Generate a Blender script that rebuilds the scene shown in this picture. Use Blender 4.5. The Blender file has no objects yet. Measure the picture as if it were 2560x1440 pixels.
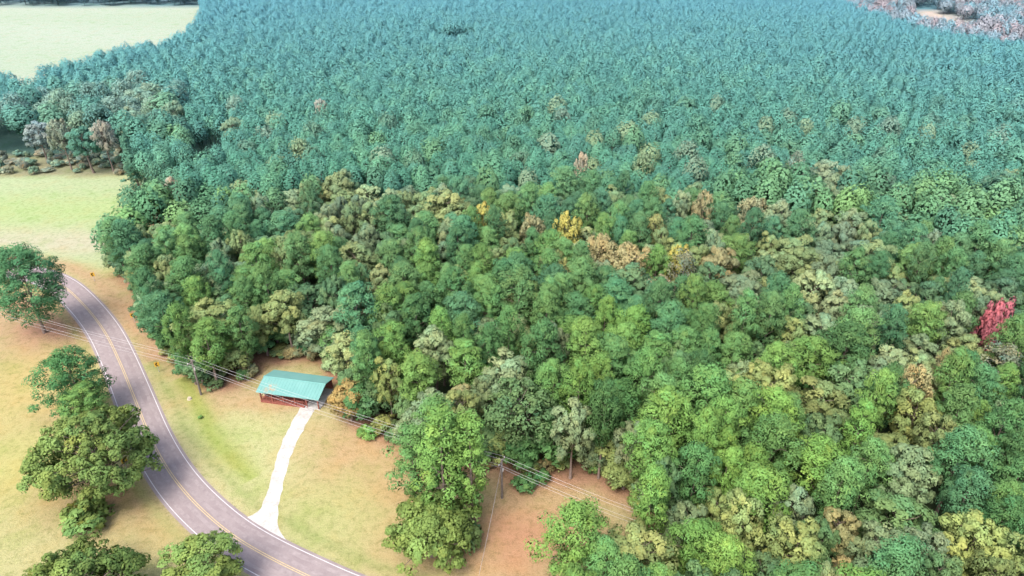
import bpy, math, random
import numpy as np
from mathutils import Vector, Matrix
random.seed(7); rng = np.random.default_rng(11)
scene = bpy.context.scene; COL = scene.collection
R = math.radians
# ------------------------------------------------------------------ camera
CH, PITCH, F = 75.0, R(30), 1730.0
cp, sp = math.cos(PITCH), math.sin(PITCH)
cam = bpy.data.objects.new('camera', bpy.data.cameras.new('camera')); COL.objects.link(cam)
cam.location = (0, 0, CH); cam.rotation_euler = (R(90) - PITCH, 0, 0)
cam.data.lens = 36 * F / 2560; cam.data.clip_end = 8000; cam.data.clip_start = 0.5
scene.camera = cam
scene.view_settings.view_transform = 'Standard'; scene.view_settings.look = 'None'; scene.view_settings.exposure = 0
def at(u, v, z=0.0):                         # where a sight line meets height z
    dx = (u - 1280) / F; dy = -(v - 720) / F
    d = (dx, cp + dy * sp, -sp + dy * cp)
    t = (z - CH) / d[2]
    return (d[0] * t, d[1] * t)
def proj(x, y, z):
    rz = z - CH
    f = y * cp - rz * sp; u_ = y * sp + rz * cp
    return 1280 + F * x / f, 720 - F * u_ / f
# ------------------------------------------------------------------ light
SUN_EL, SUN_AZ = R(58), R(212)               # azimuth clockwise from +Y
w = bpy.data.worlds.new('World'); scene.world = w; w.use_nodes = True
nt = w.node_tree; bg = nt.nodes['Background']
sky = nt.nodes.new('ShaderNodeTexSky'); sky.sky_type = 'NISHITA'; sky.sun_disc = False
sky.sun_elevation = SUN_EL; sky.sun_rotation = SUN_AZ; sky.air_density = 1.0; sky.dust_density = 5.0
nt.links.new(sky.outputs[0], bg.inputs[0]); bg.inputs[1].default_value = 0.33
sl = bpy.data.lights.new('sun', 'SUN'); sl.energy = 2.6; sl.angle = R(28); sl.color = (1, .96, .895)
so = bpy.data.objects.new('sun', sl); COL.objects.link(so)
sd = Vector((math.sin(SUN_AZ) * math.cos(SUN_EL), math.cos(SUN_AZ) * math.cos(SUN_EL), math.sin(SUN_EL)))
so.rotation_euler = (-sd).to_track_quat('-Z', 'Y').to_euler(); so.location = (0, 0, 200)
# ------------------------------------------------------------------ colours and materials
def lin(c):
    c = np.asarray(c, float) / 255
    return np.where(c <= .04045, c / 12.92, ((c + .055) / 1.055) ** 2.4)
K = 0.69; KL = 1.06
def alb(r, g, b, k=None): return lin((r, g, b)) * (k or K)
def leafc(r, g, b): return lin((r, g, b)) * KL
def newmat(name):
    m = bpy.data.materials.new(name); m.use_nodes = True
    n = m.node_tree; b = n.nodes['Principled BSDF']
    b.inputs['Roughness'].default_value = .85; b.inputs['Specular IOR Level'].default_value = .2
    return m, n, b
def noise(n, scale, detail=4, rough=.6, vec=None):
    t = n.nodes.new('ShaderNodeTexNoise'); t.inputs['Scale'].default_value = scale
    t.inputs['Detail'].default_value = detail; t.inputs['Roughness'].default_value = rough
    if vec is not None: n.links.new(vec, t.inputs['Vector'])
    return t.outputs['Fac']
def ramp(n, fac, stops):
    r = n.nodes.new('ShaderNodeValToRGB'); e = r.color_ramp.elements
    while len(e) < len(stops): e.new(.5)
    for el, (p, c) in zip(e, stops): el.position = p; el.color = (*c, 1)
    n.links.new(fac, r.inputs[0]); return r.outputs[0]
def mix(n, a, b, fac, mode='MIX'):
    m = n.nodes.new('ShaderNodeMix'); m.data_type = 'RGBA'; m.blend_type = mode
    for s, v in ((m.inputs[0], fac), (m.inputs[6], a), (m.inputs[7], b)):
        if hasattr(v, 'default_value') or hasattr(v, 'is_linked'): n.links.new(v, s)
        elif isinstance(v, (int, float)): s.default_value = v
        else: s.default_value = (*v[:3], 1)
    return m.outputs[2]
def coords(n, which='Object'): return n.nodes.new('ShaderNodeTexCoord').outputs[which]
def noisy(name, c, scale=3, amount=.3, rough=.85, bump=0, metallic=0):
    m, n, b = newmat(name); v = coords(n)
    c = np.asarray(c)
    out = ramp(n, noise(n, scale, 5, .65, v), [(.3, c * (1 - amount)), (.7, np.minimum(c * (1 + amount), .95))])
    n.links.new(out, b.inputs['Base Color']); b.inputs['Roughness'].default_value = rough
    b.inputs['Metallic'].default_value = metallic
    return m
def leaf_material():
    m = bpy.data.materials.new('leaves'); m.use_nodes = True; n = m.node_tree; n.nodes.clear()
    out = n.nodes.new('ShaderNodeOutputMaterial'); oi = n.nodes.new('ShaderNodeObjectInfo')
    a = n.nodes.new('ShaderNodeAttribute'); a.attribute_name = 'tone'
    c = mix(n, oi.outputs['Color'], a.outputs['Color'], 1.0, 'MULTIPLY')
    an = n.nodes.new('ShaderNodeAttribute'); an.attribute_name = 'spray'      # the way the leaf's spray faces
    vt = n.nodes.new('ShaderNodeVectorTransform'); vt.vector_type = 'NORMAL'; vt.convert_from = 'OBJECT'; vt.convert_to = 'WORLD'
    n.links.new(an.outputs['Vector'], vt.inputs[0])
    d = n.nodes.new('ShaderNodeBsdfDiffuse'); t = n.nodes.new('ShaderNodeBsdfTranslucent')
    n.links.new(c, d.inputs[0]); n.links.new(c, t.inputs[0]); n.links.new(vt.outputs[0], d.inputs['Normal'])
    ms = n.nodes.new('ShaderNodeMixShader'); ms.inputs[0].default_value = .25
    n.links.new(d.outputs[0], ms.inputs[1]); n.links.new(t.outputs[0], ms.inputs[2]); n.links.new(ms.outputs[0], out.inputs[0])
    return m
M_leaf = leaf_material()
M_bark = noisy('bark', (.22, .17, .15), 4, .4)
M_bark_pale = noisy('pale_bark', (.36, .32, .30), 4, .3)
# ------------------------------------------------------------------ mesh helpers
def mesh_np(name, V, Q, col=None, mat=None, nrm=None):
    V = np.ascontiguousarray(V, dtype=np.float32); Q = np.ascontiguousarray(Q, dtype=np.int32)
    me = bpy.data.meshes.new(name); M = len(Q)
    me.vertices.add(len(V)); me.vertices.foreach_set('co', V.ravel())
    me.loops.add(4 * M); me.loops.foreach_set('vertex_index', Q.ravel())
    me.polygons.add(M); me.polygons.foreach_set('loop_start', np.arange(0, 4 * M, 4, dtype=np.int32))
    me.update(calc_edges=True)
    if col is not None:
        c4 = np.ones((len(V), 4), np.float32); c4[:, :3] = col
        me.attributes.new('tone', 'FLOAT_COLOR', 'POINT').data.foreach_set('color', c4.ravel())
    if nrm is not None:
        me.attributes.new('spray', 'FLOAT_VECTOR', 'POINT').data.foreach_set('vector', np.ascontiguousarray(nrm, dtype=np.float32).ravel())
    if mat: me.materials.append(mat)
    return me
def link(name, me, parent=None):
    o = bpy.data.objects.new(name, me); COL.objects.link(o)
    if parent: o.parent = parent
    return o
def tag(o, label=None, cat=None, group=None, kind=None):
    if label: o['label'] = label
    if cat: o['category'] = cat
    if group: o['group'] = group
    if kind: o['kind'] = kind
    return o
def empty(name, loc, rz=0):
    o = bpy.data.objects.new(name, None); COL.objects.link(o); o.location = loc; o.rotation_euler = (0, 0, rz); o.empty_display_size = .3
    return o
class MB:
    def __init__(s): s.v = []; s.f = []
    def box(s, x0, x1, y0, y1, z0, z1):
        b = len(s.v); s.v += [(x, y, z) for z in (z0, z1) for x, y in ((x0, y0), (x1, y0), (x1, y1), (x0, y1))]
        s.f += [tuple(b + i for i in q) for q in ((3, 2, 1, 0), (4, 5, 6, 7), (0, 1, 5, 4), (1, 2, 6, 5), (2, 3, 7, 6), (3, 0, 4, 7))]; return s
    def hexa(s, p):                           # 8 corners: bottom loop, top loop
        b = len(s.v); s.v += p
        s.f += [tuple(b + i for i in q) for q in ((3, 2, 1, 0), (4, 5, 6, 7), (0, 1, 5, 4), (1, 2, 6, 5), (2, 3, 7, 6), (3, 0, 4, 7))]; return s
    def prism(s, pts, y0, y1):                # polygon in xz, extruded along y
        b = len(s.v); n = len(pts)
        s.v += [(x, y0, z) for x, z in pts] + [(x, y1, z) for x, z in pts]
        s.f += [tuple(range(b, b + n)), tuple(range(b + 2 * n - 1, b + n - 1, -1))]
        s.f += [(b + (i + 1) % n, b + i, b + n + i, b + n + (i + 1) % n) for i in range(n)]; return s
    def tube(s, pts, rads, n=6):
        V, Q = tube(pts, rads, n); b = len(s.v)
        s.v += [tuple(p) for p in V]; s.f += [tuple(b + i for i in q) for q in Q]
        s.f += [tuple(range(b + len(V) - n, b + len(V)))]; return s
    def build(s, name, mat, parent=None, smooth=False):
        me = bpy.data.meshes.new(name); me.from_pydata(s.v, [], s.f); me.update(); me.materials.append(mat)
        me.shade_smooth() if smooth else me.shade_flat()
        return link(name, me, parent)
def tube(pts, rads, n=6):
    pts = np.asarray(pts, float); V = []; Q = []
    for i, p in enumerate(pts):
        d = pts[min(i + 1, len(pts) - 1)] - pts[max(i - 1, 0)]; d /= np.linalg.norm(d) + 1e-9
        a = np.cross(d, (0, 0, 1) if abs(d[2]) < .9 else (1, 0, 0)); a /= np.linalg.norm(a); b = np.cross(d, a)
        for k in range(n):
            th = 2 * math.pi * k / n; V.append(p + rads[i] * (math.cos(th) * a + math.sin(th) * b))
    for i in range(len(pts) - 1):
        for k in range(n): Q.append((i * n + k, i * n + (k + 1) % n, (i + 1) * n + (k + 1) % n, (i + 1) * n + k))
    return np.array(V), np.array(Q)
def merge(parts):
    Vs, Qs, o = [], [], 0
    for V, Q in parts: Vs.append(V); Qs.append(Q + o); o += len(V)
    return np.concatenate(Vs), np.concatenate(Qs)
def unit(a): return a / (np.linalg.norm(a, axis=-1, keepdims=True) + 1e-9)
def leaves(c, r, n, size, asp=.6, up=.25, jit=.7, tone=None, inner=.62, lv=.12, ctr=None, wd=.60, wc=.75, wn=.12):
    c = np.asarray(c); r = np.asarray(r)
    idx = np.repeat(np.arange(len(c)), n); m = len(idx)
    d = rng.normal(size=(m, 3)); d = unit(d); d[:, 2] += up; d = unit(d)
    p = c[idx] + d * r[idx] * rng.uniform(inner, 1.08, (m, 1))
    nm = unit(d + jit * rng.normal(size=(m, 3)) * .40 + np.array([0, 0, .3]))
    t = unit(np.cross(nm, rng.normal(size=(m, 3)))); b = np.cross(nm, t)
    s = rng.uniform(size[0], size[1], (m, 1))
    V = np.stack([p + t * s, p + b * s * asp, p - t * s, p - b * s * asp], 1).reshape(-1, 3)
    Q = np.arange(4 * m).reshape(-1, 4)
    tn = (np.ones((len(c), 3)) if tone is None else tone)[idx] * rng.uniform(1 - lv, 1 + lv, (m, 1))
    if ctr is None: ctr = np.array([c[:, 0].mean(), c[:, 1].mean(), c[:, 2].min() * .55 + c[:, 2].max() * .45])
    sh = unit(wd * d + wc * unit(p - ctr) + wn * nm + np.array([0, 0, .25]))
    return V, Q, np.repeat(tn, 4, 0), np.repeat(sh, 4, 0)
def tones(n, lo=.7, hi=1.25, warm=.12):
    t = rng.uniform(lo, hi, (n, 1)); h = rng.normal(0, warm, (n, 1))
    return np.concatenate([t * (1 + h), t, t * (1 - h * .6)], 1).clip(.2, 2)
# ------------------------------------------------------------------ tree variants
def pine_clumps(H, Rr, N, z0, top=.97, seed=0, cr=(.85, 1.5), shape='round'):
    t = np.linspace(0, 1, N) ** .85; a = np.arange(N) * 2.39996 + rng.uniform(-.4, .4, N) + seed
    z = H * (z0 + (top - z0) * t) + rng.uniform(-.4, .4, N)
    if shape == 'round': prof = np.where(t > .35, np.sqrt(np.clip(1 - ((t - .35) / .68) ** 2, .02, 1)), .62 + .38 * t / .35)
    elif shape == 'cone': prof = np.clip(1.02 - t, .05, 1) ** .8
    else: prof = np.sqrt(np.clip(1.03 - t, .03, 1))
    ph = rng.uniform(0, 6.28, 2)
    lob = 1 + .22 * np.sin(2 * a + ph[0]) + .16 * np.sin(3 * a + ph[1] + 3 * t)
    rad = Rr * prof * lob * np.sqrt(rng.uniform(.12, 1, N))
    rad = np.maximum(rad - .5, 0)
    off = np.cumsum(rng.normal(0, .03, (N, 2)), 0)
    c = np.stack([rad * np.cos(a) + off[:, 0], rad * np.sin(a) + off[:, 1], z], 1)
    h = rng.uniform(cr[0], cr[1], N)
    return c, np.stack([h, h, h * .68], 1)
def trunk_mesh(name, H, r0, targets, mat, top=.9, lean=.25, zlim=.3, n=7):
    k = 7; z = np.linspace(0, top * H, k)
    ax = np.stack([np.cumsum(rng.normal(0, lean * .5, k)), np.cumsum(rng.normal(0, lean * .5, k)), z], 1); ax[0, :2] = 0
    ax[:, :2] *= .5
    rr = r0 * (1 - .85 * np.linspace(0, 1, k)); rr[0] *= 1.35
    parts = [tube(ax, rr, n)]
    for c in targets:
        zb = max(zlim * H, c[2] - .35 * math.hypot(c[0], c[1]) - .5); zb = min(zb, top * H * .97)
        f = zb / (top * H); i = min(int(f * (k - 1)), k - 2); g = f * (k - 1) - i
        s = ax[i] * (1 - g) + ax[i + 1] * g; mid = (s + c) / 2 + rng.normal(0, .2, 3)
        rb = r0 * .36 * (1 - .6 * f); parts.append(tube([s, mid, c], [rb, rb * .65, rb * .25], 5))
    V, Q = merge(parts)
    return mesh_np(name, V, Q, None, mat)
def make_pine(i, H=17, W=9, z0=None, N=104, n=108, cr=(.75, 1.25)):
    c, r = pine_clumps(H, W / 2, N, z0 or rng.uniform(.32, .44), seed=i * 1.3, cr=cr)
    V, Q, t, s = leaves(c, r, n, (.11, .24), .45, .3, .65, tones(len(c), .84, 1.16, .06))
    return dict(H=H, W=W, crown=mesh_np('pine_crown', V, Q, t, M_leaf, s), trunk=trunk_mesh('pine_trunk', H, .27, c[::6], M_bark))
def make_oak(i, H=15, W=11, nl=16, per=9, sparse=1.0, cz=.58, ez=.40):
    cs = []; rs = []; tn = []
    ctr = np.array([0, 0, cz * H]); E = np.array([W / 2 - 1.7, W / 2 - 1.7, ez * H - 1.4])
    for k in range(nl):
        zz = 1 - 1.6 * (k + .3) / nl; a = k * 2.4 + rng.uniform(-.4, .4) + i; q = math.sqrt(max(0, 1 - zz * zz))
        lc = ctr + E * np.array([q * math.cos(a), q * math.sin(a), zz]) * rng.uniform(.8, 1.1)
        lr = rng.uniform(1.5, 2.3); lt = tones(1, .88, 1.12, .05)[0]
        for _ in range(per):
            d = unit(rng.normal(size=3)); d[2] = abs(d[2]) * .9 - .15
            cs.append(lc + d * lr * .74); rr = rng.uniform(.6, .95); rs.append((rr, rr, rr * .8)); tn.append(lt * tones(1, .87, 1.13, .04)[0])
    for _ in range(nl):
        cs.append(ctr + E * rng.uniform(-.6, .6, 3)); rs.append((1.4, 1.4, 1.2)); tn.append(tones(1, .7, 1, .05)[0])
    cs, rs, tn = np.array(cs), np.array(rs), np.array(tn)
    V, Q, t, s = leaves(cs, rs, int(74 * sparse), (.12, .26), .68, .25, .6, tn); V[:, 2] = np.maximum(V[:, 2], .1)
    return dict(H=H, W=W, crown=mesh_np('leafy_crown', V, Q, t, M_leaf, s), trunk=trunk_mesh('leafy_trunk', H, .32 * math.sqrt(W / 11), cs[::7], M_bark, .8, .5, .22))
def puff(n, size, Rr=2.35, zc=8.8, rz=4.1):        # a young pine's crown: one soft rounded head of short sprays
    ph = rng.uniform(0, 6.28, 4)
    d = unit(rng.normal(size=(n, 3))); d[:, 2] = d[:, 2] * .8 + .2; d = unit(d); a = np.arctan2(d[:, 1], d[:, 0])
    rad = 1 + .12 * np.sin(3 * a + ph[0]) + .09 * np.sin(5 * a + ph[1] + 4 * d[:, 2])
    cone = 1 - .06 * np.clip(d[:, 2], 0, 1) ** 2
    p = np.array([0, 0, zc]) + d * np.stack([Rr * cone, Rr * cone, np.full(n, rz)], 1) * (rad * rng.uniform(.82, 1.04, n))[:, None]
    nm = unit(d + rng.normal(size=(n, 3)) * .36 + np.array([0, 0, .1])); t = unit(np.cross(nm, rng.normal(size=(n, 3)))); b = np.cross(nm, t)
    s = rng.uniform(size[0], size[1], (n, 1))
    V = np.stack([p + t * s, p + b * s * .7, p - t * s, p - b * s * .7], 1).reshape(-1, 3)
    tn = np.ones((n, 3)) * (1 + .04 * np.sin(4 * a + ph[3] + 6 * d[:, 2]) + rng.uniform(-.05, .05, n))[:, None]
    sh = unit(.95 * d + np.array([0, 0, .16]))
    return V, np.arange(4 * n).reshape(-1, 4), np.repeat(tn, 4, 0), np.repeat(sh, 4, 0), p
def make_young(i):
    H, W = 13, 4.9
    V, Q, t, s, p = puff(1700, (.11, .25))
    return dict(H=H, W=W, crown=mesh_np('young_pine_crown', V, Q, t, M_leaf, s), trunk=trunk_mesh('young_pine_trunk', H, .14, p[::120] * np.array([.8, .8, 1]), M_bark, .9, .1, .3, 5))
def make_cedar(i):
    H, W = 13, 5.5
    c, r = pine_clumps(H, W / 2 + .3, 80, .06, 1.0, i, (.6, 1.0), 'cone')
    V, Q, t, s = leaves(c, r, 60, (.16, .34), .45, .3, .6, tones(len(c), .75, 1.2, .05))
    return dict(H=H, W=W, crown=mesh_np('cedar_crown', V, Q, t, M_leaf, s), trunk=trunk_mesh('cedar_trunk', H, .2, c[::10], M_bark, .95, .1, .1))
def make_bare(i):
    H, W = 14, 8
    c, r = pine_clumps(H, W / 2, 70, .35, 1.0, i, (.8, 1.3))
    V, Q, t, s = leaves(c, r, 34, (.12, .28), .5, .2, .8, tones(len(c)))
    return dict(H=H, W=W, crown=mesh_np('thin_crown', V, Q, t, M_leaf, s), trunk=trunk_mesh('bare_trunk', H, .2, c[::2], M_bark_pale, .9, .4, .25))
def make_shrub(i):
    H, W = 3, 4
    N = 30; a = rng.uniform(0, 6.28, N); q = np.sqrt(rng.uniform(0, 1, N)) * 1.5
    c = np.stack([q * np.cos(a), q * np.sin(a), .5 + (1.9 - .6 * q) * rng.uniform(.2, 1.15, N)], 1); h = rng.uniform(.35, .75, N)
    V, Q, t, s = leaves(c, np.stack([h, h, h * .8], 1), 56, (.11, .25), .6, .25, .7, tones(N)); V[:, 2] = np.maximum(V[:, 2], .03)
    return dict(H=H, W=W, crown=mesh_np('shrub_foliage', V, Q, t, M_leaf, s), trunk=trunk_mesh('shrub_stem', H, .07, c[::3], M_bark, .6, .2, .05, 5))
VAR = dict(pine=[make_pine(i) for i in range(9)], oak=[make_oak(i) for i in range(9)], young=[make_young(i) for i in range(6)],
           cedar=[make_cedar(0)], bare=[make_bare(i) for i in range(3)], shrub=[make_shrub(i) for i in range(5)],
           fullpine=[make_pine(i, 19, 7, .2, 86, 96, (.62, 1.1)) for i in range(4)], edgepine=[make_pine(7, 16, 10, .18, 120, 100)], loner=[make_pine(0, 18, 15, .24, 230, 116, (.9, 1.5))], loner2=[make_pine(3, 13, 12, .12, 150, 110, (.85, 1.4))],
           bigoak=[make_oak(0, 13.5, 19, 54, 8, 1.0, .52, .46)], wideoak=[make_oak(2, 9, 17, 40, 8, 1.0, .5, .46)], thinoak=[make_oak(i, 14, 12, 22, 8, .5) for i in range(3)],
           lowoak=[make_oak(i, 8, 7, 12, 7, .9, .48, .5) for i in range(4)], clumpoak=[make_oak(4, 9, 12, 26, 8, 1.0, .47, .5)])
NAME = dict(pine='pine_tree', fullpine='pine_tree', edgepine='pine_tree', loner='pine_tree', loner2='pine_tree', oak='broadleaf_tree', bigoak='broadleaf_tree', wideoak='broadleaf_tree', thinoak='broadleaf_tree', clumpoak='broadleaf_tree', lowoak='understory_tree', young='plantation_pine', cedar='cedar_tree', bare='bare_tree', shrub='shrub')
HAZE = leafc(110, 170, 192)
def haze(c, x, y):  # distance haze painted into the leaf colour, bluer farther off
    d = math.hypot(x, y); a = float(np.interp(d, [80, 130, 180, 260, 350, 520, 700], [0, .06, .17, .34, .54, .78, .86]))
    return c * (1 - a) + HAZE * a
def tree(kind, x, y, H, W, color, label=None, group=None, cat='tree', hz=True):
    v = random.choice(VAR[kind]); c = np.asarray(color)
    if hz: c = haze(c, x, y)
    r = empty(NAME[kind], (x, y, 0), random.uniform(0, 6.28)); s = W / v['W']; r.scale = (s, s, H / v['H'])
    t = link('stem' if kind == 'shrub' else 'trunk', v['trunk'], r); o = link('foliage' if kind == 'shrub' else 'crown', v['crown'], r)
    o.color = (*[float(q) for q in np.clip(c, 0, .85)], 1)
    tag(r, label, cat, group); return r
# ------------------------------------------------------------------ outlines of the land (ground positions)
def W_(pts): return np.array([at(u, v) for u, v in pts])
edge_px = [(300, 694), (335, 722), (362, 775), (398, 862), (442, 922), (480, 962), (560, 972), (628, 945), (650, 905), (740, 893), (828, 925), (845, 990), (872, 1045), (905, 1070), (990, 1105), (1030, 1150),
           (1240, 1170), (1300, 1215), (1400, 1205), (1480, 1190), (1560, 1240), (1640, 1335), (1600, 1410), (1540, 1520), (1420, 1600), (1330, 1800)]
back_px = [(3100, 560), (2500, 540), (2350, 575), (2150, 535), (1980, 520), (1800, 560), (1620, 600), (1450, 560), (1300, 585), (1150, 545), (1000, 570), (860, 540), (700, 575), (560, 550), (395, 545)]
mixed_px = edge_px + [(3100, 1800)] + back_px + [(385, 565), (350, 630)]
mixedP = W_(mixed_px)
plant_px = [(-500, 395), (0, 398), (170, 408), (335, 425), (395, 545), (700, 590), (1100, 590), (1500, 610), (1900, 590), (3100, 580), (3100, -70), (-500, -70)]
plantP = W_(plant_px)
edgeP = W_(edge_px)
def inside(P, x, y):
    x = np.asarray(x, float); y = np.asarray(y, float); r = np.zeros(x.shape, bool); n = len(P); j = n - 1
    for i in range(n):
        c = ((P[i, 1] > y) != (P[j, 1] > y)) & (x < (P[j, 0] - P[i, 0]) * (y - P[i, 1]) / (P[j, 1] - P[i, 1] + 1e-12) + P[i, 0]); r ^= c; j = i
    return r
def pdist(P, x, y, closed=True):
    d = np.full(np.shape(x), 1e9); n = len(P)
    for i in range(n if closed else n - 1):
        a = P[i]; b = P[(i + 1) % n]; ab = b - a; t = np.clip(((x - a[0]) * ab[0] + (y - a[1]) * ab[1]) / (ab @ ab + 1e-12), 0, 1)
        d = np.minimum(d, np.hypot(x - a[0] - t * ab[0], y - a[1] - t * ab[1]))
    return d
def sdf(P, x, y): return np.where(inside(P, x, y), 1, -1) * pdist(P, x, y)
def spline(P, k=10):
    P = np.asarray(P); Q = np.vstack([2 * P[0] - P[1], P, 2 * P[-1] - P[-2]]); out = []
    for i in range(1, len(Q) - 2):
        p0, p1, p2, p3 = Q[i - 1:i + 3]
        for t in np.linspace(0, 1, k, endpoint=False):
            out.append(.5 * (2 * p1 + (p2 - p0) * t + (2 * p0 - 5 * p1 + 4 * p2 - p3) * t * t + (3 * p1 - p0 - 3 * p2 + p3) * t ** 3))
    out.append(P[-1]); return np.array(out)
def resample(P, n):
    s = np.r_[0, np.cumsum(np.linalg.norm(np.diff(P, axis=0), axis=1))]; q = np.linspace(0, s[-1], n)
    return np.stack([np.interp(q, s, P[:, 0]), np.interp(q, s, P[:, 1])], 1)
road_px = [(-260, 655), (-60, 668), (70, 683), (150, 710), (212, 765), (262, 830), (297, 900), (322, 960), (342, 1010), (372, 1085), (408, 1155), (455, 1222), (518, 1287), (590, 1345), (676, 1395), (762, 1437), (880, 1490), (1060, 1550)]
roadC = resample(spline(W_(road_px), 8), 160)
for _ in range(6): roadC[1:-1] = (roadC[:-2] + 2 * roadC[1:-1] + roadC[2:]) / 4
# ------------------------------------------------------------------ ground sheet
def graded(lo, hi, step, far_lo, far_hi, g=1.18):
    a = list(np.arange(lo, hi, step)); s = step; x = lo
    while x > far_lo: s *= g; x -= s; a.insert(0, x)
    s = step; x = a[-1]
    while x < far_hi: s = min(s * g, 400); x += s; a.append(x)
    return np.array(a)
xs = graded(-100, 50, .6, -3500, 3500, 1.09); ys = graded(35, 180, .6, -900, 5000, 1.05)
X, Y = np.meshgrid(xs, ys); x, y = X.ravel(), Y.ravel()
def wob(x, y, s, a):
    return a * (np.sin(x / s + 1.3 * np.sin(y / s * .7)) + np.sin(y / s * 1.3 + 2 + np.sin(x / s * 1.7)) + .6 * np.sin((x + y) / s * 2.3))
wx = x + wob(x, y, 3.1, .45) + wob(y, x, 1.1, .2); wy = y + wob(y, x, 2.7, .45) + wob(x, y, .9, .2)
C = np.tile(alb(203, 198, 140), (len(x), 1))
def lay(wt, c):
    global C
    wt = np.clip(wt, 0, 1)[:, None]; C = C * (1 - wt) + np.asarray(c) * wt
def ss(v, a, b): t = np.clip((v - a) / (b - a), 0, 1); return t * t * (3 - 2 * t)
def blob(u, v, rx, ry, c, k=1.0, ang=0):
    bx, by = at(u, v); dx, dy = wx - bx, wy - by; ca, sa = math.cos(ang), math.sin(ang)
    q = ((dx * ca + dy * sa) / rx) ** 2 + ((dy * ca - dx * sa) / ry) ** 2
    lay(k * np.exp(-q), c)
ORANGE = alb(210, 173, 130); SALMON = alb(192, 146, 120)
blob(880, 1120, 11, 7, ORANGE, .95); blob(960, 1200, 8, 9, ORANGE, .95); blob(1300, 1340, 12, 10, alb(209, 158, 122), 1); blob(1000, 1330, 7, 9, alb(206, 178, 126), .75)
blob(830, 1270, 8, 8, alb(196, 193, 124), .85); blob(600, 1080, 9, 7, alb(204, 206, 142), .9); blob(620, 1180, 7, 7, alb(211, 211, 152), .85); blob(780, 1330, 8, 5, alb(200, 199, 134), .75)
blob(740, 1000, 14, 3, alb(209, 177, 140), .85); blob(560, 1000, 9, 3, alb(211, 183, 138), .85)
blob(60, 960, 14, 16, alb(209, 188, 120), .85); blob(60, 1180, 12, 9, alb(205, 199, 120), .85); blob(430, 1340, 8, 6, alb(207, 186, 126), .8)
blob(150, 820, 14, 8, alb(200, 150, 127), 1); blob(60, 760, 16, 8, alb(203, 160, 134), .7)
blob(280, 1240, 10, 6, alb(176, 132, 104), .8); blob(230, 1040, 7, 5, alb(186, 148, 112), .7)
# forest floor; distance haze is painted into its bluish far tones
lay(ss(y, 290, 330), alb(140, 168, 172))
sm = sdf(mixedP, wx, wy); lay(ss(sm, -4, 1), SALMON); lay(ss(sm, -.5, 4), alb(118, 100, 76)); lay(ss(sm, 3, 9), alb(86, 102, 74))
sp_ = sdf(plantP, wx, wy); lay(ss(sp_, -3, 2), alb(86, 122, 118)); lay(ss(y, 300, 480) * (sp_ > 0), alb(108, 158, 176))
# pasture beside the woods, scrub strip and the far field
past = W_([(-600, 640), (0, 628), (150, 655), (270, 662), (330, 612), (370, 545), (352, 440), (300, 436), (0, 438), (-600, 432)])
spa = sdf(past, wx, wy); lay(ss(spa, -4, 3), alb(189, 206, 155)); lay(ss(spa, 0, 5) * np.exp(-((y - at(100, 600)[1]) / 9) ** 2), alb(208, 202, 176))
lay(ss(spa, 0, 5) * np.exp(-((wy - at(60, 520)[1]) / 14) ** 2) * .75, alb(185, 207, 136)); lay(ss(spa, 0, 5) * np.exp(-((wy - at(60, 460)[1]) / 12) ** 2) * .6, alb(194, 208, 166))
scr = W_([(-600, 440), (0, 440), (300, 438), (345, 430), (330, 415), (150, 392), (-600, 380)])
lay(ss(sdf(scr, wx, wy), -3, 2), alb(164, 164, 132))
far = W_([(-900, 330), (80, 300), (330, 210), (560, 120), (560, 14), (-900, 10)])
lay(ss(sdf(far, wx, wy), -4, 6), alb(190, 207, 185)); lay(ss(sdf(far, wx, wy), -4, 6) * (.5 + .5 * np.sin(wy / 21 + wob(x, y, 60, .8))) * .5, alb(202, 212, 199))
lay(ss(y, 540, 580), alb(110, 140, 155))  # farthest ground, tinted blue for distance haze
clr = W_([(2265, 26), (2310, 22), (2425, 58), (2432, 88), (2390, 90), (2270, 72)])
lay(ss(sdf(clr, wx, wy), -2, 6), alb(224, 206, 196))
blob(530, 405, 6, 8, alb(52, 72, 88), .9)
# road verge: pale gravelly edge, green strip, leaf litter on the wooded side
rd = pdist(roadC, x, y, False)
seg = np.argmin([(np.hypot(x - p[0], y - p[1])) for p in roadC[::8]], 0); tg = np.gradient(roadC, axis=0)[::8][seg]; rel = np.stack([x, y], 1) - roadC[::8][seg]
side = np.sign(tg[:, 0] * rel[:, 1] - tg[:, 1] * rel[:, 0])           # +1 is the cabin side
vb = np.array([proj(px_, py_, 0)[1] for px_, py_ in roadC[::8]])[seg]
gs = np.exp(-((rd + wob(x, y, 4, .3) - 8.2) / 1.5) ** 2) * (side > 0) * np.clip((vb - 940) / 80, 0, 1) * np.clip((1330 - vb) / 60, 0, 1)
lay(gs * .8, alb(168, 186, 84))
gs2 = np.exp(-((rd + wob(y, x, 4, .25) - 5.2) / .7) ** 2) * (side > 0) * np.clip((vb - 880) / 60, 0, 1); lay(gs2 * .45, alb(152, 172, 94))
lay(np.exp(-((rd - 4.4) / .8) ** 2) * (side < 0) * .45, alb(170, 180, 106))
lay(np.exp(-((rd - 5.5) / 2.4) ** 2) * (side > 0) * np.clip((960 - vb) / 60, 0, 1) * (sm < 0) * .75, alb(203, 166, 132))
lay(ss(-rd, -3.6, -2.8) * .6, alb(198, 184, 158))
lum = (C @ np.array([.25, .65, .1]))[:, None]; C = C * .91 + lum * .09
nx, ny = len(xs), len(ys)
ii = np.arange(nx * ny).reshape(ny, nx)
Q = np.stack([ii[:-1, :-1], ii[:-1, 1:], ii[1:, 1:], ii[1:, :-1]], -1).reshape(-1, 4)
gm, gn, gb = newmat('ground'); v = coords(gn)
a = gn.nodes.new('ShaderNodeAttribute'); a.attribute_name = 'tone'
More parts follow.
